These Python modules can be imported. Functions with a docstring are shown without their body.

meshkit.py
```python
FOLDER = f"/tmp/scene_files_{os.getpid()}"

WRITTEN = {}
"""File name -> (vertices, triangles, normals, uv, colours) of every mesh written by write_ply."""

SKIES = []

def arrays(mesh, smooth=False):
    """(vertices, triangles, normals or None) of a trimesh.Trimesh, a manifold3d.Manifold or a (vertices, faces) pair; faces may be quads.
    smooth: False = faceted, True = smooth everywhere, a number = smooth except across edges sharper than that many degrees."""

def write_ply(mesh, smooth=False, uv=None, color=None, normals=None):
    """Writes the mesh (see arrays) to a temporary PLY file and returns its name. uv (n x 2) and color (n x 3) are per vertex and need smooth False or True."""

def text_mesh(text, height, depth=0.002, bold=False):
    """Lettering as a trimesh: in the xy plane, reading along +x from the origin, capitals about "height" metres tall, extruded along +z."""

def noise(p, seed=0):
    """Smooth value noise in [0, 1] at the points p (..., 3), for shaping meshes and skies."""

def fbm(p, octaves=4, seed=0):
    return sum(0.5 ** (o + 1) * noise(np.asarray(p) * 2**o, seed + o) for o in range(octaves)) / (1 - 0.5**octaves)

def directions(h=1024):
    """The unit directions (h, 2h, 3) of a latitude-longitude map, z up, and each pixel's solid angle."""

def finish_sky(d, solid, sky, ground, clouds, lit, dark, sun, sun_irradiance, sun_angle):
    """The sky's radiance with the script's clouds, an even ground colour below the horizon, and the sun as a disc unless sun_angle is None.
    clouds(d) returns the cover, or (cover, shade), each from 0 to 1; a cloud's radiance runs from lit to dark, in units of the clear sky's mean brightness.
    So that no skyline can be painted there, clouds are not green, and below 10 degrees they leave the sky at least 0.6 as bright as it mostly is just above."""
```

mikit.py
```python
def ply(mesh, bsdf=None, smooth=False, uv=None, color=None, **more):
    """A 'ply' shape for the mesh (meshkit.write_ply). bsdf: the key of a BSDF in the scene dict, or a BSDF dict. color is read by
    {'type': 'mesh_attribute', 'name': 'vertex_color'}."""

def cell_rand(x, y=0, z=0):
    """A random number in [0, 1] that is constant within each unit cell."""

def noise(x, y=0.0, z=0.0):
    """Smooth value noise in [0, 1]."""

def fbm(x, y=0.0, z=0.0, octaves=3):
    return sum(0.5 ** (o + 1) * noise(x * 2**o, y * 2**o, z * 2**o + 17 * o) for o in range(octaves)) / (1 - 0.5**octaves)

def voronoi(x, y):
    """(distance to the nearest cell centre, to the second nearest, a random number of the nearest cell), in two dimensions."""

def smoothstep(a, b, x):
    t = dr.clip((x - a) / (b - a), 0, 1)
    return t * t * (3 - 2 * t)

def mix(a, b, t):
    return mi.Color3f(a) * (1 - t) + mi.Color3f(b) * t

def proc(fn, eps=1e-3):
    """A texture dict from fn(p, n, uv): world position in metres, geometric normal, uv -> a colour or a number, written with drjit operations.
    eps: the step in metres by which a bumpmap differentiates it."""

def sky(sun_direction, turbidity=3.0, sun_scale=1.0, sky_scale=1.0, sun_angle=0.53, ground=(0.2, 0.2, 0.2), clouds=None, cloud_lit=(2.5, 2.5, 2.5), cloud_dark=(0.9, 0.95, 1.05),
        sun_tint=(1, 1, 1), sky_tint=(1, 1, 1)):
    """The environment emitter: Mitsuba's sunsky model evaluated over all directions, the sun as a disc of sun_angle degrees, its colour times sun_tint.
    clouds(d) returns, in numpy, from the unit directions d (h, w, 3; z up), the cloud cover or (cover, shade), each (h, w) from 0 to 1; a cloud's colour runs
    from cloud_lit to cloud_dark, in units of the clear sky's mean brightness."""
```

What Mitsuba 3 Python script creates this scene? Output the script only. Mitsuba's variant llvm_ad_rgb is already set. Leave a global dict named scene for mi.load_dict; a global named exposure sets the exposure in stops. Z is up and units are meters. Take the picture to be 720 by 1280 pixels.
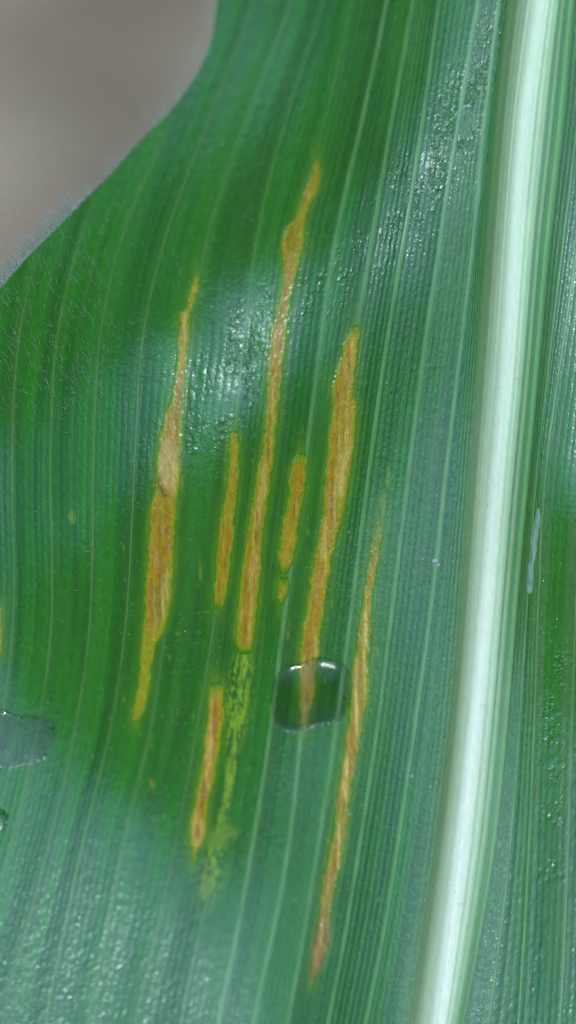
import math
import numpy as np, trimesh, mitsuba as mi, mikit, meshkit
import drjit as dr
from scipy import sparse
import shapely
from shapely.geometry import Polygon
from scipy.sparse.linalg import spsolve
from scipy.interpolate import RBFInterpolator, RectBivariateSpline, PchipInterpolator
from scipy.ndimage import gaussian_filter1d

T = mi.ScalarTransform4f
scene, labels = {}, {}

# ------------------------------------------------------------------ camera, sky, exposure
PITCH = 20.0                       # the lens looks this many degrees down on the steeply hanging leaf
D = 0.25                           # metres from the lens to the leaf
F = 3600.0                         # focal length in photograph pixels (720 wide)
exposure = 2.2
SUN_EL, SUN_AZ = 33.0, 0.0         # soft bright part of the cloud, behind the photographer
cp, sp = math.cos(math.radians(PITCH)), math.sin(math.radians(PITCH))
RIGHT, UP, BACK = np.array([1, 0, 0.]), np.array([0, sp, cp]), np.array([0, -cp, sp])
CAM = BACK * D
scene['camera'] = {'type': 'thinlens', 'fov': 2 * math.degrees(math.atan(360 / F)), 'fov_axis': 'x',
                   'to_world': T().look_at(origin=CAM.tolist(), target=[0, 0, 0], up=UP.tolist()),
                   'near_clip': 0.02, 'far_clip': 900.0, 'aperture_radius': 0.0074, 'focus_distance': D - 0.0005}
se, sa = math.radians(SUN_EL), math.radians(SUN_AZ)
SUN = [math.sin(sa) * math.cos(se), -math.cos(sa) * math.cos(se), math.sin(se)]


def cloud(d):
    """A closed cloud deck, brighter towards the place where the sun stands behind it."""
    away = np.degrees(np.arccos(np.clip(d @ (np.array(SUN) / np.linalg.norm(SUN)), -1, 1)))
    t = np.clip((away - 8) / 60, 0, 1)
    shade = 1 - (1 - t) ** 2.2 + 0.25 * (meshkit.fbm(d * np.array([2.2, 2.2, 4.0]), 4, 5) - 0.5)
    return np.ones(d.shape[:2]), np.clip(shade, 0, 1)


scene['sky'] = mikit.sky(SUN, turbidity=3, sun_scale=0.28, sun_angle=11, sun_tint=(0.68, 0.95, 1.32), clouds=cloud,
                         cloud_lit=(4.1, 6.5, 10.2), cloud_dark=(0.74, 1.08, 1.60))

# ------------------------------------------------------------------ the leaf's relief
MM = D / F                         # metres per photograph pixel on the leaf


def haze_points():
    """Which way each spot of the blade faces: 0 bends down to the soil, 1 to the low sky, more than 1 up to the bright cloud."""
    rows = {
        -150: [(300, .4), (420, .15), (520, .2), (600, .9), (690, .9), (900, .8)],
        0: [(290, .55), (400, .55), (460, .5), (520, .45), (560, .8), (620, .9), (700, .9), (900, .8)],
        100: [(250, .6), (330, .55), (420, .5), (520, .45), (560, .95), (620, .9), (700, .8)],
        200: [(160, .55), (250, .45), (330, .35), (410, .3), (480, .4), (535, 1.15), (600, .8), (700, .8)],
        300: [(60, .5), (150, .4), (250, .25), (330, .2), (400, .35), (430, .65), (475, 1.05), (550, .8), (600, .7), (700, 1.0), (900, .9)],
        400: [(-40, .3), (0, .3), (50, .1), (120, .3), (220, .3), (260, .5), (300, .95), (350, .85), (420, .65), (500, .6), (570, .7), (700, 1.0)],
        480: [(0, .1), (50, .35), (120, .6), (190, .65), (230, 1.05), (290, 1.05), (330, .5), (370, .3), (450, .5), (520, .6), (570, .75), (700, 1.0)],
        560: [(-60, .6), (0, .6), (80, .8), (150, .7), (200, .7), (240, .55), (285, .2), (400, .1), (460, .45), (540, .8), (700, 1.05), (900, .9)],
        650: [(0, .9), (80, .84), (125, .4), (200, .05), (250, .0), (380, .0), (430, .3), (470, .7), (540, .85), (640, .8), (690, .4), (720, .35)],
        750: [(-60, .8), (0, .75), (50, .4), (100, .05), (250, .0), (380, .0), (425, .35), (470, .75), (540, .85), (640, .8), (690, .05), (740, .0), (900, .2)],
        850: [(0, .85), (40, .3), (100, .05), (150, .0), (300, .0), (390, .1), (440, .6), (480, .8), (540, .85), (640, .8), (690, .15), (900, .3)],
        950: [(-60, .9), (0, .9), (60, .6), (120, .3), (180, .15), (300, .05), (360, .35), (420, .75), (480, .85), (540, .85), (640, .75), (700, .6)],
        1050: [(0, .85), (100, .76), (180, .6), (230, .25), (290, .15), (350, .4), (420, .8), (540, .85), (640, .8), (700, .75)],
        1150: [(-60, .9), (0, .9), (100, .88), (200, .78), (260, .5), (310, .6), (400, .9), (540, .85), (640, .8), (700, .85), (900, .7)],
        1260: [(0, .88), (100, .86), (200, .84), (300, .8), (400, .8), (540, .9), (640, .8), (700, .9)],
        1400: [(-60, .85), (300, .75), (540, .7), (900, .6)],
    }
    return np.array([(x, y, a) for y, r in rows.items() for x, a in r], float)


GX, GY = np.arange(-340, 1361, 20.0), np.arange(-320, 1621, 20.0)


def solve_relief():
    hp = haze_points()
    X, Y = np.meshgrid(GX, GY, indexing='ij')
    rbf = RBFInterpolator(hp[:, :2] / 100, hp[:, 2], kernel='linear', smoothing=0.02, neighbors=40)
    Xc, Yc = np.clip(X, -60, 900), np.clip(Y, -150, 1400)
    a = np.clip(rbf(np.stack([Xc.ravel(), Yc.ravel()], 1) / 100).reshape(X.shape), -0.05, 1.4)
    elev = np.where(a < 1, -23 + 47 * a, 24 + (a - 1) * 80)
    bV = -np.degrees(np.arctan(-(Y - 640) / F))
    nu = (elev - PITCH + bV) / 2
    s = -np.tan(np.radians(nu))                       # wanted rise per unit of length going up the picture
    s = np.where((Y < -150) | (Y > 1400), s * 0.3, s)
    n, m = X.shape
    idx = np.arange(n * m).reshape(n, m)
    st = 20 * MM
    rows, cols, vals, rhs, k = [], [], [], [], 0

    def eq(ids, cs, b, w):
        nonlocal k
        ids = [np.ravel(i) for i in ids]
        c = len(ids[0])
        for i, cc in zip(ids, cs):
            rows.append(np.arange(k, k + c)); cols.append(i); vals.append(np.ravel(np.broadcast_to(cc * w, c)))
        rhs.append(np.ravel(np.broadcast_to(b, np.shape(ids[0]) if np.ndim(b) == 0 else c)) * np.ravel(np.broadcast_to(w, c)))
        k += c
    inside = ((X > -80) & (X < 800) & (Y > -60) & (Y < 1340)).astype(float)
    w = (0.15 + inside)[:, :-1].ravel()
    eq([idx[:, :-1], idx[:, 1:]], [1 / st, -1 / st], ((s[:, :-1] + s[:, 1:]) / 2).ravel(), w)      # h(y) - h(y+1): y runs down
    wx = 0.17 + 0.45 * np.exp(-((X - 60) / 260) ** 2 - ((Y - 1260) / 190) ** 2)
    eq([idx[:-1], idx[1:]], [-1 / st, 1 / st], 0.0, wx[1:].ravel())
    eq([idx[:-2], idx[1:-1], idx[2:]], [1 / st, -2 / st, 1 / st], 0.0, 0.15)
    eq([idx[:, :-2], idx[:, 1:-1], idx[:, 2:]], [1 / st, -2 / st, 1 / st], 0.0, 0.07)
    near = np.exp(-((X - 300) ** 2 / 330 ** 2 + (Y - 740) ** 2 / 420 ** 2))
    eq([idx], [1.0], 0.0, (near * 30).ravel())
    # the ruffled margin at the upper left falls away from the lens
    mx = np.interp(Y, MY, MX)
    edge = np.exp(-((X - mx) / 45) ** 2) * ((Y < 230) & (Y > -120))
    eq([idx], [1.0], np.full(n * m, 0.016), (edge * 30).ravel())
    A = sparse.csr_matrix((np.concatenate(vals), (np.concatenate(rows), np.concatenate(cols))), (k, n * m))
    b = np.concatenate(rhs)
    h = spsolve((A.T @ A).tocsc() + 1e-6 * sparse.identity(n * m, format='csc'), A.T @ b).reshape(n, m)
    h = h - RectBivariateSpline(GX, GY, h).ev(340, 680)
    return RectBivariateSpline(GX, GY, h)


MY = np.array([-2400, -1500, -700, -300, -100, 0, 40, 80, 130, 180, 220, 260, 290, 320, 360, 420, 520, 640, 800, 1000, 1280, 1700, 2300, 3000.])
MX = np.array([655, 560, 440, 330, 285, 271, 266, 252, 219, 172, 136, 95, 65, 35, 0, -50, -115, -165, -200, -225, -240, -170, 60, 380.])
margin = PchipInterpolator(MY, MX)
RELIEF = solve_relief()

KY = np.array([0, 150, 300, 450, 600, 750, 900, 1050, 1200, 1280.])
VEINS = {
    'A': [215, 160, 99, 67, 62, 66, 50, 17, -30, -55], 'B': [275, 215, 150, 121, 116, 115, 96, 62, 22, 0],
    'C': [318, 262, 205, 174, 167, 160, 141, 104, 74, 55], 'D': [365, 308, 257, 236, 220, 210, 191, 156, 128, 108],
    'E': [405, 356, 320, 302, 288, 272, 248, 220, 188, 167], 'F': [440, 407, 366, 346, 328, 309, 296, 274, 243, 226],
    'G': [484, 453, 419, 398, 379, 358, 340, 317, 290, 272], 'H': [517, 490, 465, 440, 421, 400, 378, 362, 333, 315],
    'I': [549, 529, 505, 480, 460, 441, 421, 398, 374, 358], 'J': [599, 573, 551, 529, 510, 491, 473, 450, 426, 409],
    'K': [624, 606, 592, 574, 556, 540, 519, 498, 473, 456], 'ML': [635, 619, 607, 596, 585, 574, 561, 543, 521, 509],
    'R': [676, 655, 643, 633, 619, 607, 593, 577, 559, 549], 'MR': [718, 706, 688, 675, 661, 647, 635, 620, 595, 579],
    'N': [760, 742, 722, 700, 680, 673, 668, 662, 654, 649], 'O': [805, 785, 765, 748, 731, 720, 715, 711, 705, 701],
}
FAR = np.array([-2400, -1500, -700, -300.])
FARD = np.array([1700, 2300, 3000.])


def build_curves():
    out = []
    mid0 = np.array(VEINS['R'], float)
    names = list(VEINS)
    table = [np.array(VEINS['A'], float) - 48 * k for k in range(5, 0, -1)] + [np.array(VEINS[n], float) for n in names]
    table += [np.array(VEINS['O'], float) + 46 * k for k in range(1, 11)]
    top, bot = mid0[0] + 8, mid0[-1]
    for x in table:
        gap0, gap1 = x[0] - mid0[0], x[-1] - mid0[-1]
        ups = [top + 10 + gap0 * 0.05, top + 30 + gap0 * 0.45, top + 40 + gap0 * 0.8, top + 30 + gap0 * 0.95]
        dns = [bot - 75 + gap1 * 0.85, bot - 170 + gap1 * 0.5, bot - 300 + gap1 * 0.06]
        p = PchipInterpolator(np.concatenate([FAR, KY, FARD]), np.concatenate([ups, x, dns]))
        yy = np.arange(-2400, 3001, 10.0)
        out.append(np.interp(yy, yy, gaussian_filter1d(p(yy), 4)))
    out = np.array(out)
    for i in range(1, len(out)):                       # keep the order
        out[i] = np.maximum(out[i], out[i - 1] + 1.5)
    return out


CURVES = build_curves()                                # [q, y]
CYY = np.arange(-2400, 3001, 10.0)
NQ = len(CURVES)
QA, QML, QR, QMR, QN = 5, 16, 17, 18, 19


def qx(q, y):
    """Pixel column of vein coordinate q at row y (both arrays of one shape)."""
    q = np.clip(q, 0, NQ - 1)
    t = np.clip((y - CYY[0]) / 10, 0, len(CYY) - 1.001)
    j = t.astype(int); t = t - j
    i = np.clip(np.floor(q).astype(int), 0, NQ - 2); u = q - i
    c = CURVES

    def at_(ii):
        return c[ii, j] * (1 - t) + c[ii, j + 1] * t
    return at_(i) * (1 - u) + at_(i + 1) * u


def xq(x, y):
    """Vein coordinate of pixels."""
    x, y = np.broadcast_arrays(np.asarray(x, float), np.asarray(y, float))
    lo, hi = np.zeros(x.shape), np.full(x.shape, NQ - 1.0)
    for _ in range(30):
        mid = (lo + hi) / 2
        less = qx(mid, y) < x
        lo, hi = np.where(less, mid, lo), np.where(less, hi, mid)
    return (lo + hi) / 2


def bumpy(t):
    return np.clip(1 - t * t, 0, None) ** 2


def relief(x, y, q=None):
    """Height of the leaf's upper face towards the lens, in metres."""
    q = xq(x, y) if q is None else q
    h = RELIEF.ev(np.clip(x, GX[0], GX[-1]), np.clip(y, GY[0], GY[-1]))
    # channel of the midrib with a soft keel in it
    c = (q - QR)
    h = h - 0.0011 * np.exp(-(c / 0.95) ** 2) + 0.00035 * np.exp(-((c - 0.05) / 0.34) ** 2)
    # gentle swelling between the main veins
    f = q - np.floor(q)
    side = np.clip(np.minimum(abs(q - QML), abs(q - QMR)) / 1.0, 0, 1) * np.where((q > QML) & (q < QMR), 0, 1)
    h = h + 0.00004 * np.sin(np.pi * f) ** 2 * side
    return h


def at(x, y, lift=0.0, q=None, h=None):
    """World point on the leaf seen at photograph pixel x, y, raised by lift metres."""
    h = relief(x, y, q) if h is None else h
    z = D - (h + lift)
    return CAM + (np.asarray(x) - 360)[..., None] / F * z[..., None] * RIGHT - (np.asarray(y) - 640)[..., None] / F * z[..., None] * UP - z[..., None] * BACK


def grid_faces(n, m):
    i = np.arange(n * m).reshape(n, m)
    a, b, c, d = i[:-1, :-1].ravel(), i[1:, :-1].ravel(), i[1:, 1:].ravel(), i[:-1, 1:].ravel()
    return np.vstack([np.stack([a, b, c], 1), np.stack([a, c, d], 1)])


def n3(x, y, z=0.0, seed=0, octaves=3):
    x, y = np.broadcast_arrays(np.asarray(x, float), np.asarray(y, float))
    return meshkit.fbm(np.stack([x, y, np.full(x.shape, float(z))], -1) + 300.0, octaves, seed)


def sstep(a, b, x):
    t = np.clip((x - a) / (b - a), 0, 1)
    return t * t * (3 - 2 * t)


def lerp(a, b, t):
    return np.asarray(a, float) * (1 - t[..., None]) + np.asarray(b, float) * t[..., None]


# ------------------------------------------------------------------ materials
def to_uv(x, y):
    return float(xq(x, y)) * 3.1, float(y) * MM * 1000


DEW_LINE = [(625, 30, 2.2), (590, 110, 2.6), (545, 190, 3.0), (480, 290, 3.4), (410, 345, 2.6), (325, 415, 3.2), (285, 470, 3.4), (225, 560, 2.4)]
DEW = [(to_uv(a[0], a[1]), to_uv(b[0], b[1]), (a[2] + b[2]) / 2) for a, b in zip(DEW_LINE[:-1], DEW_LINE[1:])]
DEW += [(to_uv(705, 790), to_uv(690, 900), 1.4), (to_uv(690, 900), to_uv(692, 1090), 1.2)]


def leaf_bump(p, n, uv):
    u, v = uv.x, uv.y                                 # millimetres across and along the veins
    wob = 0.06 * mikit.noise(u * 1.3, v * 0.5, 9)
    rib = dr.abs(dr.sin((u + wob) * (math.pi / 0.49)))
    cells = mikit.noise(u / 0.16, v / 0.30, 1) + 0.7 * mikit.noise(u / 0.075, v / 0.13, 2)
    coarse = mikit.noise(u / 0.42, v / 0.60, 3)
    low = mikit.smoothstep(70.0, 86.0, v) * mikit.smoothstep(45.0, 25.0, u)
    wet = mikit.smoothstep(56.0, 62.0, v) * mikit.smoothstep(57.6, 58.6, u) * mikit.noise(u * 0.9, v * 0.25, 6)
    # beads of dew no bigger than a skin cell, along a band that crosses the blade
    dew = mi.Float(0)
    for (ua, va), (ub, vb), wd in DEW:
        du, dv = ub - ua, vb - va
        t = dr.clip(((u - ua) * du + (v - va) * dv) / (du * du + dv * dv), 0, 1)
        dew = dr.maximum(dew, dr.exp(-(dr.square(u - ua - t * du) + dr.square(v - va - t * dv)) / (wd * wd)))
    dew = dew * mikit.smoothstep(0.30, 0.62, mikit.noise(u / 0.8, v / 1.6, 12))
    bead = (0.4 + 0.6 * rib) * mikit.smoothstep(0.42, 0.80, mikit.noise(u / 0.19, v / 0.42, 13)) + 0.5 * mikit.smoothstep(0.5, 0.85, mikit.noise(u / 0.11, v / 0.13, 14))
    return 0.052 * dew * bead + 0.020 * rib * (1 - 0.6 * low) + 0.012 * cells + (coarse + 0.5 * mikit.noise(u / 0.25, v / 0.32, 15)) * (0.010 + 0.008 * low + 0.030 * wet)


def lesion_bump(p, n, uv):
    u, v = uv.x, uv.y
    return 0.04 * mikit.noise(u / 0.25, v / 0.8, 4) + 0.035 * mikit.noise(u / 0.15, v / 0.22, 5)


VC = {'type': 'mesh_attribute', 'name': 'vertex_color'}


def coat(base, rough, spec, bump=None, scale=1e-3, eps=2.5e-5, **more):
    b = {'type': 'principled', 'base_color': base, 'roughness': rough, 'specular': spec, **more}
    if bump:
        b = {'type': 'bumpmap', 'arbitrary': mikit.proc(bump, eps), 'scale': scale, 'bsdf': b}
    return {'type': 'twosided', 'bsdf': b}




DROP = [(378, 828), (396, 821), (429, 826), (438, 843), (440, 871), (431, 897), (411, 905), (392, 909), (368, 918), (345, 912), (338, 880), (342, 846), (356, 833)]


def rounded(pts, soft):
    return Polygon(pts).buffer(soft).buffer(-2 * soft).buffer(soft)


def under_drop(p, n, uv):
    ring = [to_uv(x, y) for x, y in np.array(rounded(DROP, 24).simplify(.8).exterior.coords)[:-1]]
    d, inside = mi.Float(99), mi.Float(0)
    for (ua, va), (ub, vb) in zip(ring, ring[1:] + ring[:1]):
        du, dv = ub - ua, vb - va
        t = dr.clip(((uv.x - ua) * du + (uv.y - va) * dv) / (du * du + dv * dv), 0, 1)
        d = dr.minimum(d, dr.square(uv.x - ua - t * du) + dr.square(uv.y - va - t * dv))
        cross = ((va > uv.y) != (vb > uv.y)) & (uv.x < du * (uv.y - va) / (dv if abs(dv) > 1e-9 else 1e-9) + ua)
        inside = dr.select(cross, 1 - inside, inside)
    return 0.8 * inside * mikit.smoothstep(0.15, 0.5, dr.sqrt(d))


# where the drop lies on it the skin of the leaf hardly reflects: water and wax bend light almost alike
scene['mat_blade'] = {'type': 'blendbsdf', 'weight': mikit.proc(under_drop), 'dry': coat(VC, 0.215, 0.78, leaf_bump), 'wet': coat(VC, 0.5, 0.05)}
scene['mat_midrib'] = coat(VC, 0.36, 0.5, leaf_bump, 0.6e-3)
scene['mat_vein'] = coat(VC, 0.28, 0.72)
scene['mat_lesion'] = coat(VC, 0.23, 0.55, lesion_bump)
scene['mat_hair'] = coat({'type': 'rgb', 'value': [0.26, 0.30, 0.24]}, 0.45, 0.5)
scene['mat_water'] = {'type': 'dielectric', 'int_ior': 1.30, 'ext_ior': 1.0}


SOIL_AT = 360.0


def soil_colour(p, n, uv):
    a = mikit.fbm(p.x * 6.0 + SOIL_AT, p.y * 2.4, 0.0, 3)
    b = mikit.fbm(p.x * 3.6 + SOIL_AT, p.y * 1.1, 3.0, 2)
    return mikit.mix((0.17, 0.117, 0.069), (0.52, 0.372, 0.235), mikit.smoothstep(0.32, 0.68, 0.45 * a + 0.55 * b))


scene['mat_soil'] = {'type': 'twosided', 'bsdf': {'type': 'diffuse', 'reflectance': mikit.proc(soil_colour)}}

# ------------------------------------------------------------------ ground far below
GROUND_Z = -0.62


def build_ground():
    rad = np.concatenate([[0.0], np.geomspace(0.08, 500, 150)])
    ang = np.linspace(0, 2 * np.pi, 193)[:-1]
    R, A = np.meshgrid(rad, ang, indexing='ij')
    x, y = R * np.cos(A), R * np.sin(A) + 1.8
    z = 0.10 * (meshkit.fbm(np.stack([x * 5, y * 5, 0 * x], -1) + 50, 4, 3) - 0.5) * np.exp(-R / 12)
    v = np.stack([x, y, GROUND_Z + z], -1).reshape(-1, 3)
    n, m = R.shape
    i = np.arange(n * m).reshape(n, m)
    j = np.roll(i, -1, 1)
    f = np.vstack([np.stack([i[:-1].ravel(), i[1:].ravel(), j[1:].ravel()], 1), np.stack([i[:-1].ravel(), j[1:].ravel(), j[:-1].ravel()], 1)])
    return v, f


scene['ground'] = mikit.ply(build_ground(), 'mat_soil', smooth=True)
labels['ground'] = {'label': 'blurred grey brown bare soil behind the leaf', 'kind': 'structure'}

# ------------------------------------------------------------------ lesions: rows of (y, left, right) in photograph pixels
LESIONS = [
    ('long tan lesion at the left with a pale sunken middle and a thin yellow tail',
     [(346, 245, 247), (362, 240, 247), (385, 233, 242), (392, 225, 240), (420, 223, 238), (450, 220, 235), (480, 216, 233), (500, 212, 231), (540, 200, 228), (580, 195, 226), (610, 193, 225), (640, 187, 221), (690, 184, 219), (740, 181, 216), (775, 179, 209), (795, 178, 201), (812, 177, 192), (850, 175, 187), (880, 169, 181), (901, 167, 171)]),
    ('short narrow ochre lesion second from the left with parallel sides',
     [(537, 290, 296), (545, 287, 299), (570, 285, 300), (600, 283, 299), (640, 276, 295), (680, 272, 291), (720, 268, 288), (745, 267, 283), (762, 270, 275)]),
    ('longest brown streak lesion reaching highest up the blade',
     [(200, 394, 398), (220, 389, 399), (240, 381, 396), (258, 374, 387), (275, 368, 383), (285, 358, 382), (300, 353, 382), (325, 352, 376), (345, 353, 371), (380, 348, 364), (420, 338, 359), (460, 334, 354), (500, 332, 350), (540, 330, 346), (580, 323, 341), (620, 316, 336), (640, 312, 333), (690, 305, 328), (740, 298, 325), (780, 295, 320), (805, 296, 317), (818, 302, 311)]),
    ('small ochre lesion in the middle, rounded at its top',
     [(566, 374, 380), (575, 367, 384), (590, 362, 384), (620, 360, 380), (650, 354, 374), (680, 349, 371), (700, 347, 367), (712, 350, 360), (718, 352, 357)]),
    ('tiny oval ochre spot below the small middle lesion',
     [(721, 350, 359), (728, 346, 361), (742, 345, 360), (752, 348, 356), (757, 351, 354)]),
    ('wide ragged orange brown lesion right of the middle running into the water drop',
     [(406, 443, 448), (414, 437, 450), (450, 425, 447), (490, 415, 443), (510, 415, 446), (540, 411, 446), (570, 409, 441), (600, 406, 438), (640, 403, 429), (680, 396, 420), (720, 388, 411), (760, 383, 405), (800, 375, 400), (840, 373, 396), (870, 373, 393), (895, 374, 387), (914, 376, 381)]),
    ('slender pinkish brown lesion nearest the midrib',
     [(650, 473, 477), (690, 463, 475), (720, 458, 469), (755, 452, 466), (800, 446, 464), (840, 440, 463), (870, 438, 461), (900, 435, 455), (950, 427, 446), (1000, 420, 438), (1040, 416, 434), (1070, 410, 430), (1100, 404, 421), (1140, 399, 413), (1180, 392, 411), (1205, 389, 403), (1224, 387, 391)]),
    ('lowest orange lesion at the lower left with a dark reddish end',
     [(853, 265, 277), (860, 261, 281), (890, 260, 281), (920, 255, 278), (950, 253, 273), (970, 249, 270), (1000, 243, 262), (1030, 237, 260), (1052, 236, 256), (1064, 239, 247), (1080, 239, 242)]),
    ('orange lesion cut by the left edge of the picture',
     [(735, -12, -6), (755, -16, 1), (790, -17, 3), (815, -18, 2), (838, -13, -7)]),
]
# colours of each lesion: rim, body, pale middle, dark streaks
TONES = [((.26, .27, .012), (.34, .25, .03), (.50, .37, .16), (.24, .13, .03)), ((.27, .26, .012), (.33, .22, .012), (.40, .28, .05), (.22, .11, .01)),
         ((.26, .27, .012), (.32, .20, .012), (.45, .31, .10), (.19, .09, .01)), ((.26, .26, .012), (.32, .21, .012), (.38, .26, .04), (.24, .12, .01)),
         ((.26, .27, .012), (.32, .22, .012), (.36, .26, .03), (.25, .14, .01)), ((.30, .26, .010), (.36, .24, .02), (.48, .34, .13), (.24, .13, .02)),
         ((.27, .26, .04), (.36, .20, .04), (.60, .44, .20), (.25, .12, .03)), ((.30, .30, .012), (.38, .20, .015), (.54, .36, .15), (.20, .08, .03)),
         ((.35, .25, .03), (.50, .22, .03), (.55, .30, .10), (.3, .1, .03))]


def outline(rows):
    r = np.array(rows, float)
    l, rr = PchipInterpolator(r[:, 0], r[:, 1]), PchipInterpolator(r[:, 0], r[:, 2])
    return r[0, 0], r[-1, 0], l, rr


def lesion_gap(x, y):
    """For blade pigments: distance in pixels to the nearest lesion's edge (negative inside)."""
    best = np.full(x.shape, 99.0)
    for _, rows in LESIONS:
        y0, y1, l, r = outline(rows)
        yc = np.clip(y, y0, y1)
        dx = np.maximum(l(yc) - x, x - r(yc))
        dy = np.maximum(np.abs(y - yc) * 0.35, 0)
        best = np.minimum(best, np.where(dy > 0, np.hypot(np.maximum(dx, 0), dy), dx))
    return best


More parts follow.
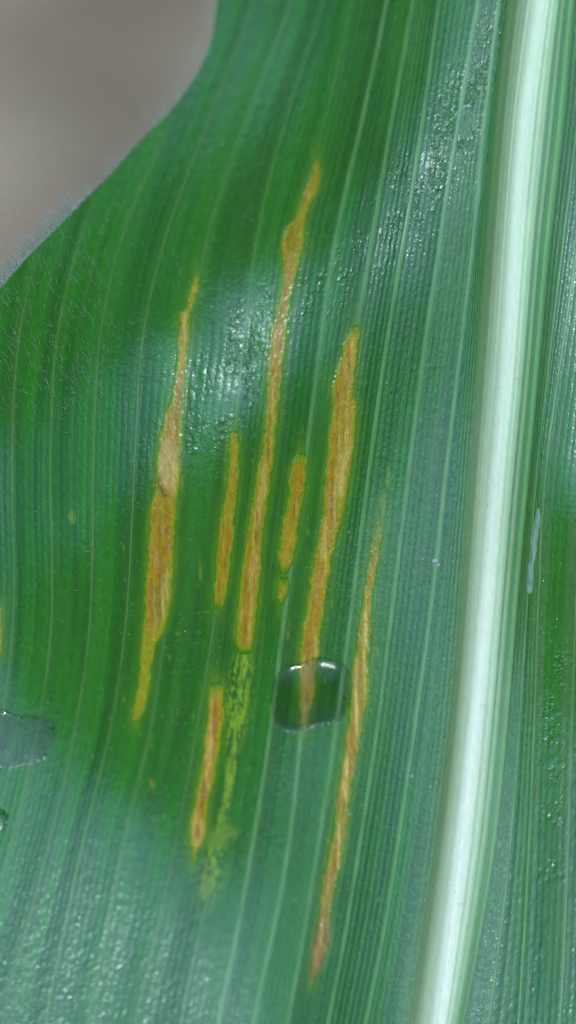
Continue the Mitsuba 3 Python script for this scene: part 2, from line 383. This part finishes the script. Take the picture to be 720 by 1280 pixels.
def build_lesion(k):
    label, rows = LESIONS[k]
    y0, y1, l, r = outline(rows)
    ys = np.arange(y0, y1 + 0.1, 2.0)
    rag = 2.4 * (n3(ys / 11, 0 * ys, k, 21, 5) - 0.5), 2.4 * (n3(ys / 11, 0 * ys, k + 40, 22, 5) - 0.5)
    step = 1.6 * (np.floor(n3(ys / 34, 0 * ys, k + 7, 23, 1) * 5) / 5 - .4)
    a, b = l(ys) + 2 * rag[0] - 1.0, r(ys) + 2 * rag[1] + step + 1.0
    b = np.maximum(b, a + 1.5)
    t = np.linspace(0, 1, 21)
    Y, Tt = np.meshgrid(ys, t, indexing='ij')
    X = a[:, None] * (1 - Tt) + b[:, None] * Tt
    edge = np.minimum(Tt, 1 - Tt) * (b - a)[:, None]
    ends = np.minimum(Y - y0, y1 - Y) * 0.4
    e = np.minimum(edge, ends)
    crinkle = n3(X / 5, Y / 22, k, 31, 3) - 0.5
    lift = 0.00001 + 0.00002 * sstep(0, 5, e) - 0.00004 * sstep(5, 10, e) + 0.00013 * crinkle * sstep(1, 6, e)
    lift = np.maximum(lift, 0.000008) + 0.00003
    lift[:, 0] = lift[:, -1] = -0.00002
    rim, body, pale, dark = TONES[k]
    wob = 2.2 * (n3(X / 6, Y / 20, k, 33, 3) - 0.5)
    c = lerp((.022, .155, .006), (.13, .23, .010), sstep(0.0, 2.4, e + .5 * wob))
    m_ = sstep(1.6, 5.0, e + 1.2 * wob)
    c = c * (1 - m_[..., None]) + np.asarray(rim) * m_[..., None]
    m_ = sstep(3.6, 7.5, e + 2 * wob)
    c = c * (1 - m_[..., None]) + np.asarray(body) * m_[..., None]
    inner = sstep(4.2, 8.0, e + 1.6 * wob)
    for sx_, sy_, lo, hi, tone, amt, sd in ((7, 40, .44, .62, (.40, .20, .010), .8, 34), (6, 22, .52, .64, (.40, .24, .11), .6, 39), (9, 70, .50, .66, (.27, .27, .015), .7, 37), (5.5, 75, .48, .66, pale, .95, 38), (4, 50, .58, .72, dark, .55, 35)):
        m_ = sstep(lo, hi, n3(X / sx_, Y / sy_, k, sd, 3)) * inner * amt
        c = lerp((0, 0, 0), tone, m_) + c * (1 - m_)[..., None]
    if k == 0:                                        # pale sunken middle with a dark ring
        dd = np.hypot((X - 209) / 12, (Y - 580) / 38)
        c = lerp((0, 0, 0), (.47, .33, .18), 0.75 * sstep(1.0, .6, dd)) + c * (1 - 0.75 * sstep(1.0, .6, dd))[..., None]
        ring = np.exp(-((dd - 1.05) / .16) ** 2) * sstep(585, 608, Y) * sstep(214, 204, X + 6 * (n3(X / 4, Y / 9, 3, 44, 2) - .5)) * 0.75
        c = lerp((0, 0, 0), (.13, .07, .02), ring) + c * (1 - ring)[..., None]
        lift = np.where(lift > 0, np.maximum(lift - 0.00003 * sstep(1.0, .5, dd), .000012), lift)
        tail = sstep(775, 800, Y) + sstep(392, 372, Y)
        c = lerp((0, 0, 0), (.30, .29, .02), 0.85 * tail) + c * (1 - 0.85 * tail)[..., None]
    if k == 2:
        tail = sstep(285, 255, Y) * .6
        c = lerp((0, 0, 0), (.27, .22, .02), tail) + c * (1 - tail)[..., None]
    if k == 7:
        dd = np.hypot((X - 247) / 6, (Y - 1041) / 12)
        q_ = sstep(1.2, .3, dd + .5 * (n3(X / 4, Y / 9, 7, 45, 2) - .5)) * .5
        c = lerp((0, 0, 0), (.16, .07, .05), q_) + c * (1 - q_)[..., None]
    if k == 6:
        q_ = sstep(1100, 1180, Y) * 0.6
        c = lerp((0, 0, 0), (.22, .10, .07), q_) + c * (1 - q_)[..., None]
        q_ = sstep(730, 690, Y) * 0.7
        c = lerp((0, 0, 0), (.17, .22, .05), q_) + c * (1 - q_)[..., None]
    fine = 0.75 + 0.5 * n3(X / 2.2, Y / 6, k, 36, 2)
    c = np.clip(c * fine[..., None] * [.92, .90, .42], 0.004, 0.9)
    v = at(X, Y, lift)
    uv = np.stack([X * MM * 1000, Y * MM * 1000], -1).reshape(-1, 2)
    return mikit.ply((v.reshape(-1, 3), grid_faces(*X.shape)), 'mat_lesion', smooth=True, uv=uv, color=c.reshape(-1, 3))


# ------------------------------------------------------------------ blade halves and midrib
GREEN, GREEN2 = np.array([.0035, .096, .003]), np.array([.011, .140, .004])
PALE = np.array([.075, .19, .045])


def pigment(q, x, y):
    """Base colour of the leaf tissue from vein coordinate and pixel place."""
    c = lerp(GREEN, GREEN2, sstep(.35, .7, n3(q * 2.5, y / 300, 0, 1, 3)))
    fine = n3(q * 11, y / 260, 0, 2, 2)                # minor veins
    c = c * (0.82 + 0.36 * fine)[..., None]
    near = np.exp(-np.minimum(abs(q - QML + .6), abs(q - QMR - .8)) / 1.6)
    strip = sstep(.50, .66, n3(q * 6.0, y / 900, 0, 3, 2)) * (0.12 + 0.5 * near + .22 * (q > QMR))
    c = lerp((0, 0, 0), PALE * .8, strip) + c * (1 - strip)[..., None]
    mq = q * 6 + .5 * (n3(q * 1.7, y / 500, 0, 71, 2) - .5)
    mv = np.exp(-((mq - np.round(mq)) / .17) ** 2) * (.10 + .45 * sstep(9.5, 12.5, q)) * (.3 + 1.2 * meshkit.noise(np.stack([np.round(mq) * 7.3, y / 700, 0 * y], -1) + 80, 72))
    mv = np.clip(mv, 0, .8)
    c = lerp((0, 0, 0), PALE * .75, mv) + c * (1 - mv)[..., None]
    join = sstep(QML - .55, QML, q) * (q < QR) * .8 + sstep(QMR + .6, QMR, q) * (q > QR) * .5
    c = lerp((0, 0, 0), (.060, .16, .035), join) + c * (1 - join)[..., None]
    f = abs(q - np.round(q))
    flank = np.exp(-(f / 0.10) ** 2) * 0.35
    c = lerp((0, 0, 0), PALE * .7, flank) + c * (1 - flank)[..., None]
    c = c * (0.80 + 0.4 * n3(x / 2.6, y / 5, 0, 4, 2))[..., None]
    # yellowing round the lesions
    g = lesion_gap(x, y) + 5 * (n3(x / 5, y / 22, 0, 6, 3) - .5)
    halo = np.exp(-np.clip(g, 0, None) / 4.5) * 0.9
    c = lerp((0, 0, 0), (.085, .19, .005), halo) + c * (1 - halo)[..., None]
    # mottled yellow streak under the longest lesion
    t = np.clip((y - 812) / 340, 0, 1)
    cx = qx(np.full(q.shape, 10.0), y)
    wl = 9 + 5 * np.sin(t * 9)
    band = np.exp(-((x - cx) / wl) ** 2) * sstep(808, 825, y) * sstep(1165, 1080, y)
    blot = 0.55 * n3(q * 15, y / 20, 0, 8, 3) + .45 * n3(x / 1.9, y / 4, 0, 18, 2)
    m = np.clip(band * sstep(.50, .57, blot) + 0.75 * sstep(.38, .5, blot) * np.exp(-((x - cx - 3) / 3) ** 2) * sstep(812, 830, y) * sstep(1060, 960, y), 0, .9)
    c = lerp((0, 0, 0), (.25, .36, .012), m) + c * (1 - m)[..., None]
    for fx, fy, rx, ry in ((90, 646, 5, 9), (190, 980, 5, 7), (222, 792, 4, 4), (250, 715, 3, 18), (486, 596, 4, 18), (478, 630, 5, 22), (272, 1050, 13, 12), (258, 1110, 9, 22), (288, 1040, 9, 10), (360, 795, 3, 8), (330, 588, 4, 5), (226, 602, 3, 10), (282, 600, 3, 8), (282, 885, 6, 6)):
        d = np.hypot((x - fx) / rx, (y - fy) / ry) + .9 * (n3(x / 4, y / 8, 0, 9, 2) - .5)
        m = sstep(1.1, .5, d) * .75
        c = lerp((0, 0, 0), (.12, .20, .012), m) + c * (1 - m)[..., None]
    rf = np.random.default_rng(19)                      # a sprinkling of tiny yellow flecks
    for _ in range(60):
        fx, fy = rf.uniform(150, 480), rf.uniform(520, 1130)
        near_ = (abs(x - fx) < 8) & (abs(y - fy) < 16)
        if near_.any():
            d = np.hypot((x[near_] - fx) / rf.uniform(1.2, 2.2), (y[near_] - fy) / rf.uniform(2, 6))
            m = (sstep(1.3, .4, d) * .55)[..., None]
            c[near_] = c[near_] * (1 - m) + np.array([.14, .24, .012]) * m
    return np.clip(c, .002, .9)


def rib_pigment(q, x, y):
    s = q - QR                                          # -1 left edge, 0 keel, 1 right edge
    c = np.zeros(q.shape + (3,))
    stops = [(-1.1, (.03, .14, .02)), (-.95, (.075, .18, .05)), (-.78, (.14, .24, .11)), (-.55, (.22, .31, .18)), (-.36, (.33, .42, .29)), (-.2, (.52, .60, .48)), (-.04, (.71, .77, .68)), (.08, (.72, .78, .69)), (.2, (.58, .68, .55)), (.34, (.43, .56, .40)), (.58, (.32, .48, .29)), (.82, (.20, .38, .17)), (1.1, (.04, .17, .03))]
    xs = [a for a, _ in stops]
    for k in range(3):
        c[..., k] = np.interp(s, xs, [v[k] for _, v in stops])
    lines = n3(q * 14, y / 1500, 0, 41, 2)
    amp = np.where(s > .2, .75, np.where(s < -.25, .6, .22))
    c = c * (1 + amp[..., None] * (lines - .5)[..., None])
    dark = sstep(.58, .7, n3(q * 9 + 5, y / 2500, 0, 42, 1)) * sstep(.3, .6, s) * .75
    c = lerp((0, 0, 0), (.05, .19, .08), dark) + c * (1 - dark)[..., None]
    c = c * (0.93 + .14 * n3(x / 2.5, y / 9, 0, 43, 2))[..., None]
    c = c * lerp((.88, .96, .78), (1.03, .98, .90), sstep(100, 1000, y))
    return np.clip(c * [.98, .95, .86], .003, .88)


ROWS = np.concatenate([np.linspace(-2400, -100, 60)[:-1], np.arange(-100, 1381, 4.0), np.linspace(1400, 3000, 50)])


def q_columns(q0, q1):
    out = []
    for q in range(q0, q1):
        out.append(np.linspace(q, q + 1, (36 if 4 <= q < 20 else 10) + 1)[:-1])
    return np.concatenate(out + [[q1]])


def sheet(q0, q1, colour, mat):
    q, y = np.meshgrid(q_columns(q0, q1), ROWS, indexing='ij')
    x = qx(q, y)
    mx = margin(y)
    ruff = 1.5 * (n3(y / 30, 0 * y, 0, 51, 2) - .5)
    out = x < mx + ruff
    x = np.where(out, mx + ruff, x)
    rm = qx(np.full(y.shape, 29.0), y) * 0 + 1e9
    qq = np.where(out, xq(x, y), q)
    v = at(x, y, 0.0, qq)
    f = grid_faces(*x.shape)[:, ::-1]
    o = out.ravel()
    f = f[~(o[f].sum(1) == 3)]
    vv = v.reshape(-1, 3)
    area = np.linalg.norm(np.cross(vv[f[:, 1]] - vv[f[:, 0]], vv[f[:, 2]] - vv[f[:, 0]]), axis=1)
    f = f[area > 1e-13]
    used = np.unique(f); remap = np.full(len(vv), -1); remap[used] = np.arange(len(used))
    uv = np.stack([qq * 3.1, y * MM * 1000], -1).reshape(-1, 2)
    c = colour(qq, x, y).reshape(-1, 3)
    return mikit.ply((vv[used], remap[f]), mat, smooth=True, uv=uv[used], color=c[used])


LEAF = 'maize_leaf'
labels[LEAF] = {'label': 'broad green maize leaf with a white midrib, striped with long brown lesions', 'category': 'leaf'}
scene[LEAF + '__blade'] = sheet(0, QML, pigment, 'mat_blade')
labels[LEAF + '__blade'] = {'label': 'wide left half of the blade with all the lesions'}
scene[LEAF + '__blade_001'] = sheet(QMR, NQ - 1, pigment, 'mat_blade')
labels[LEAF + '__blade_001'] = {'label': 'narrow strip of blade right of the midrib'}
scene[LEAF + '__midrib'] = sheet(QML, QMR, rib_pigment, 'mat_midrib')
labels[LEAF + '__midrib'] = {'label': 'white midrib with pale green striped flanks'}

# ------------------------------------------------------------------ main veins: slim raised ribbons
count = 0


def numbered(name):
    key, i = name, 0
    while key in scene:
        i += 1
        key = f'{name}_{i:03d}'
    return key


def add_vein(qc, width, seed, strong=1.0):
    ys = np.arange(-120, 1400, 4.0)
    x = qx(np.full(ys.shape, float(qc)), ys)
    keep = x > margin(ys) + 3
    j0 = np.max(np.nonzero(~keep)[0], initial=-1) + 1      # from where it leaves the margin for good
    ys, x = ys[j0:], x[j0:]
    x = x + 0.8 * (n3(ys / 40, 0 * ys, seed, 61, 2) - .5)
    w = width * (0.75 + .5 * n3(ys / 60, 0 * ys, seed, 62, 3))
    w = w * np.clip((ys - ys[0]) / 90, .1, 1) if ys[0] > -100 else w
    t = np.linspace(-1, 1, 13)
    Y, Tt = np.meshgrid(ys, t, indexing='ij')
    X = x[:, None] + Tt * w[:, None] / 2
    lift = 0.000028 * np.cos(Tt * np.pi / 2) ** 2 * strong - 0.000012
    col = lerp((.007, .118, .005), (.060, .185, .022) if qc < 10.5 else (.095, .235, .060), bumpy(Tt) * (.7 + .7 * (n3(X / 3, Y / 30, seed, 63, 2) - .25)))
    if qc == 10:
        m_ = (sstep(812, 830, Y) * sstep(1150, 1040, Y) * (.15 + .7 * sstep(.42, .58, n3(X / 3, Y / 14, 3, 64, 3))))[..., None]
        col = col * (1 - m_) + np.array([.19, .30, .012]) * m_
    col = np.clip(col, .004, .9)
    v = at(X, Y, lift).reshape(-1, 3)
    key = numbered(LEAF + '__vein')
    scene[key] = mikit.ply((v, grid_faces(*X.shape)), 'mat_vein', smooth=True, color=col.reshape(-1, 3))


for i, q in enumerate(range(3, 16)):
    add_vein(q, 6.0 if q < 11 else 10.5, i, .75 if q < 11 else 1.0)
for i, q in enumerate((18.45, 19, 20)):
    add_vein(q, 6.0, 30 + i, 1.1)

for k in range(len(LESIONS)):
    key = numbered(LEAF + '__lesion')
    scene[key] = build_lesion(k)
    labels[key] = {'label': LESIONS[k][0]}

# ------------------------------------------------------------------ hairs
rng = np.random.default_rng(7)


def build_hairs(x, y, length, lean, rise, radius):
    """Slim curved hairs rooted at pixels x, y; length in metres, lean = angle in the leaf plane, rise = how steeply they stand."""
    n = len(x)
    base = at(x, y, -0.00002)
    d0 = np.cos(lean)[:, None] * RIGHT + np.sin(lean)[:, None] * UP
    t = np.linspace(0, 1, 5)
    pts = []
    for s in t:
        up = np.sin(rise)[:, None] * (s - .35 * s * s)
        pts.append(base + length[:, None] * (d0 * np.cos(rise)[:, None] * (s ** 1.15) + up * BACK + 0.10 * s * s * rng.normal(size=(n, 1)) * RIGHT))
    P = np.stack(pts, 1)                                # n,5,3
    side = np.cross(d0, BACK)
    vs, fs = [], []
    for j in range(5):
        rr = radius * (1 - .85 * t[j])
        for k in range(3):
            a = 2 * np.pi * k / 3
            vs.append(P[:, j] + rr * (np.cos(a) * side + np.sin(a) * BACK))
    V = np.stack(vs, 1)                                 # n,15,3
    one = []
    for j in range(4):
        for k in range(3):
            a, b, c, d = 3 * j + k, 3 * j + (k + 1) % 3, 3 * j + 3 + (k + 1) % 3, 3 * j + 3 + k
            one += [(a, b, c), (a, c, d)]
    one = np.array(one)
    Fc = (one[None] + (np.arange(n) * 15)[:, None, None]).reshape(-1, 3)
    return V.reshape(-1, 3), Fc


hx, hy, hl, ha, hr = [], [], [], [], []


def hairs(n, xr, yr, ln, ang, rise, sd=.35):
    x, y = rng.uniform(*xr, n), rng.uniform(*yr, n)
    k = x > margin(y) + 2
    x, y = x[k], y[k]
    hx.append(x); hy.append(y)
    hl.append(rng.uniform(*ln, len(x)) * MM); ha.append(np.radians(ang) + sd * rng.normal(size=len(x))); hr.append(np.radians(rise) * rng.uniform(.6, 1.3, len(x)))


hairs(330, (-60, 130), (290, 520), (9, 24), 112, 35)
hairs(330, (0, 330), (150, 520), (5, 14), 105, 30)
hairs(900, (-60, 720), (420, 1300), (3, 8), 160, 25, .9)
hairs(300, (200, 480), (760, 1200), (4, 9), 165, 25, .5)
hairs(250, (480, 720), (500, 1280), (3, 8), 80, 25, .6)
x, y, L, a, r = map(np.concatenate, (hx, hy, hl, ha, hr))
scene[LEAF + '__hair'] = mikit.ply(build_hairs(x, y, L, a, r, 0.000020), 'mat_hair', smooth=True)
labels[LEAF + '__hair'] = {'kind': 'stuff', 'label': 'fine white hairs over the blade'}
# the fringe along the margin
my = np.concatenate([rng.uniform(-80, 420, 500), rng.uniform(260, 400, 600)])
fx = margin(my) + rng.uniform(-1, 3, len(my))
scene[LEAF + '__margin_fringe'] = mikit.ply(build_hairs(fx, my, rng.uniform(8, 34, len(my)) * MM, np.radians(125) + .4 * rng.normal(size=len(my)), np.radians(25) * rng.uniform(-.5, 1.3, len(my)), 0.000024), 'mat_hair', smooth=True)
labels[LEAF + '__margin_fringe'] = {'kind': 'stuff', 'label': 'pale fringe of hairs along the leaf margin'}

# ------------------------------------------------------------------ specks of dust
sx, sy = np.concatenate([rng.uniform(20, 720, 70), [544, 515, 548]]), np.concatenate([rng.uniform(300, 1280, 70), [701, 970, 706]])
sr = np.concatenate([rng.uniform(.5, 1.1, 70), [3.2, 2.2, 2.0]]) * MM
sx = np.where(sx < margin(sy) + 10, sx + 200, sx)
ball = trimesh.creation.icosphere(1, 1.0)
bits = []
for P0, r0 in zip(at(sx, sy, sr * .4), sr):
    bits.append(trimesh.Trimesh(P0 + ball.vertices * r0 * rng.uniform(.5, 1.1, 3) * (1 + .25 * rng.normal(size=(len(ball.vertices), 1))), ball.faces, process=False))
scene[LEAF + '__dust'] = mikit.ply(trimesh.util.concatenate(bits), coat({'type': 'rgb', 'value': [.34, .36, .33]}, .5, .5))
labels[LEAF + '__dust'] = {'kind': 'stuff', 'label': 'scattered pale specks of dust'}

# ------------------------------------------------------------------ water on the leaf


def water(name, pts, top, wide, label, soft=6):
    """A flat bead of water: its outline on the leaf, its greatest depth in metres, and how far from the rim it is reached (pixels)."""
    poly = rounded(pts, soft)
    x0, y0, x1, y1 = poly.bounds
    ring = np.array(poly.exterior.segmentize(2.5).coords)[:-1]
    c = np.array(poly.representative_point().coords[0])
    ins = []
    for yy in np.arange(y0, y1, 2.5):
        for xx in np.arange(x0, x1, 2.5):
            ins.append((xx, yy))
    ins = np.array(ins)
    pp = shapely.points(ins)
    d = shapely.distance(pp, poly.exterior)
    ok = shapely.contains(poly, pp) & (d > 1.3)
    P = np.vstack([ring, ins[ok]])
    dist = np.concatenate([np.zeros(len(ring)), d[ok]])
    from scipy.spatial import Delaunay
    tri = Delaunay(P).simplices
    mid = shapely.points(P[tri].mean(1))
    tri = tri[shapely.contains(poly, mid)]
    s = np.clip(dist / wide, 0, 1)
    hgt = 0.0001 + top * (1 - (1 - s) ** 2)
    n = len(P)
    topv, botv = at(P[:, 0], P[:, 1], hgt - .00001), at(P[:, 0], P[:, 1], np.full(n, -0.00018))
    a, b, cc = (topv[tri[:, k]] for k in range(3))
    flip = np.einsum('ij,j->i', np.cross(b - a, cc - a), BACK) < 0
    tri[flip] = tri[flip][:, ::-1]
    # side wall between the rim rows
    k = len(ring); i = np.arange(k); j = (i + 1) % k
    area2 = np.sum(ring[:, 0] * np.roll(ring[:, 1], -1) - np.roll(ring[:, 0], -1) * ring[:, 1])
    wall = np.vstack([np.stack([i, j, j + n], 1), np.stack([i, j + n, i + n], 1)])
    m = trimesh.Trimesh(np.vstack([topv, botv]), np.vstack([tri, tri[:, ::-1] + n, wall]), process=False)
    trimesh.repair.fix_normals(m)
    key = numbered(name)
    scene[key] = mikit.ply(m, 'mat_water', smooth=True)
    labels[key] = {'label': label, 'category': 'water drop'}


water('water_drop', DROP, .00055, 34,
      'clear water drop lying across the wide ragged lesion in the middle', soft=24)
water('water_drop', [(-60, 890), (-20, 880), (20, 893), (52, 896), (71, 905), (70, 922), (55, 938), (64, 945), (40, 955), (10, 962), (-40, 955)], .00018, 20,
      'flat spread water drop at the left edge of the picture')
water('water_drop', [(-40, 1012), (-6, 1008), (8, 1014), (11, 1026), (4, 1038), (-10, 1042), (-40, 1035)], .0005, 14,
      'small round water drop cut by the left edge, below the flat one')
# ------------------------------------------------------------------ pale strip right of the midrib: a water film's sky reflection painted as colour
def build_painted_sheen():
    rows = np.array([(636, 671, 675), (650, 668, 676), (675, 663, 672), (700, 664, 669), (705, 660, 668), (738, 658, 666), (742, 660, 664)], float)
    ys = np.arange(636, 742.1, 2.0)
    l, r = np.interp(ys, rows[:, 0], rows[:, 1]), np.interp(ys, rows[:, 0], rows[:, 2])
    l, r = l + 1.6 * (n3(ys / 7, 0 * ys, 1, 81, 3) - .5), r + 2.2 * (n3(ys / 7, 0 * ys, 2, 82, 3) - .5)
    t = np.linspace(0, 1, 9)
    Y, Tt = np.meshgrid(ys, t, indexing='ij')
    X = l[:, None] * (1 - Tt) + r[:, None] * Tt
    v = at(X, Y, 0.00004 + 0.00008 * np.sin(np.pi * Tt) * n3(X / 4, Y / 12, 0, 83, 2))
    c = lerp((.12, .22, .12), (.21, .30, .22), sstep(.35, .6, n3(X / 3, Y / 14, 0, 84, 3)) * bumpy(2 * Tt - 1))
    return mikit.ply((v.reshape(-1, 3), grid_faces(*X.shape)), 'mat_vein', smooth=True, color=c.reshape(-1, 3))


scene[LEAF + '__painted_sheen'] = build_painted_sheen()
labels[LEAF + '__painted_sheen'] = {'label': 'thin whitish strip right of the midrib, painted sky reflection of a water film'}
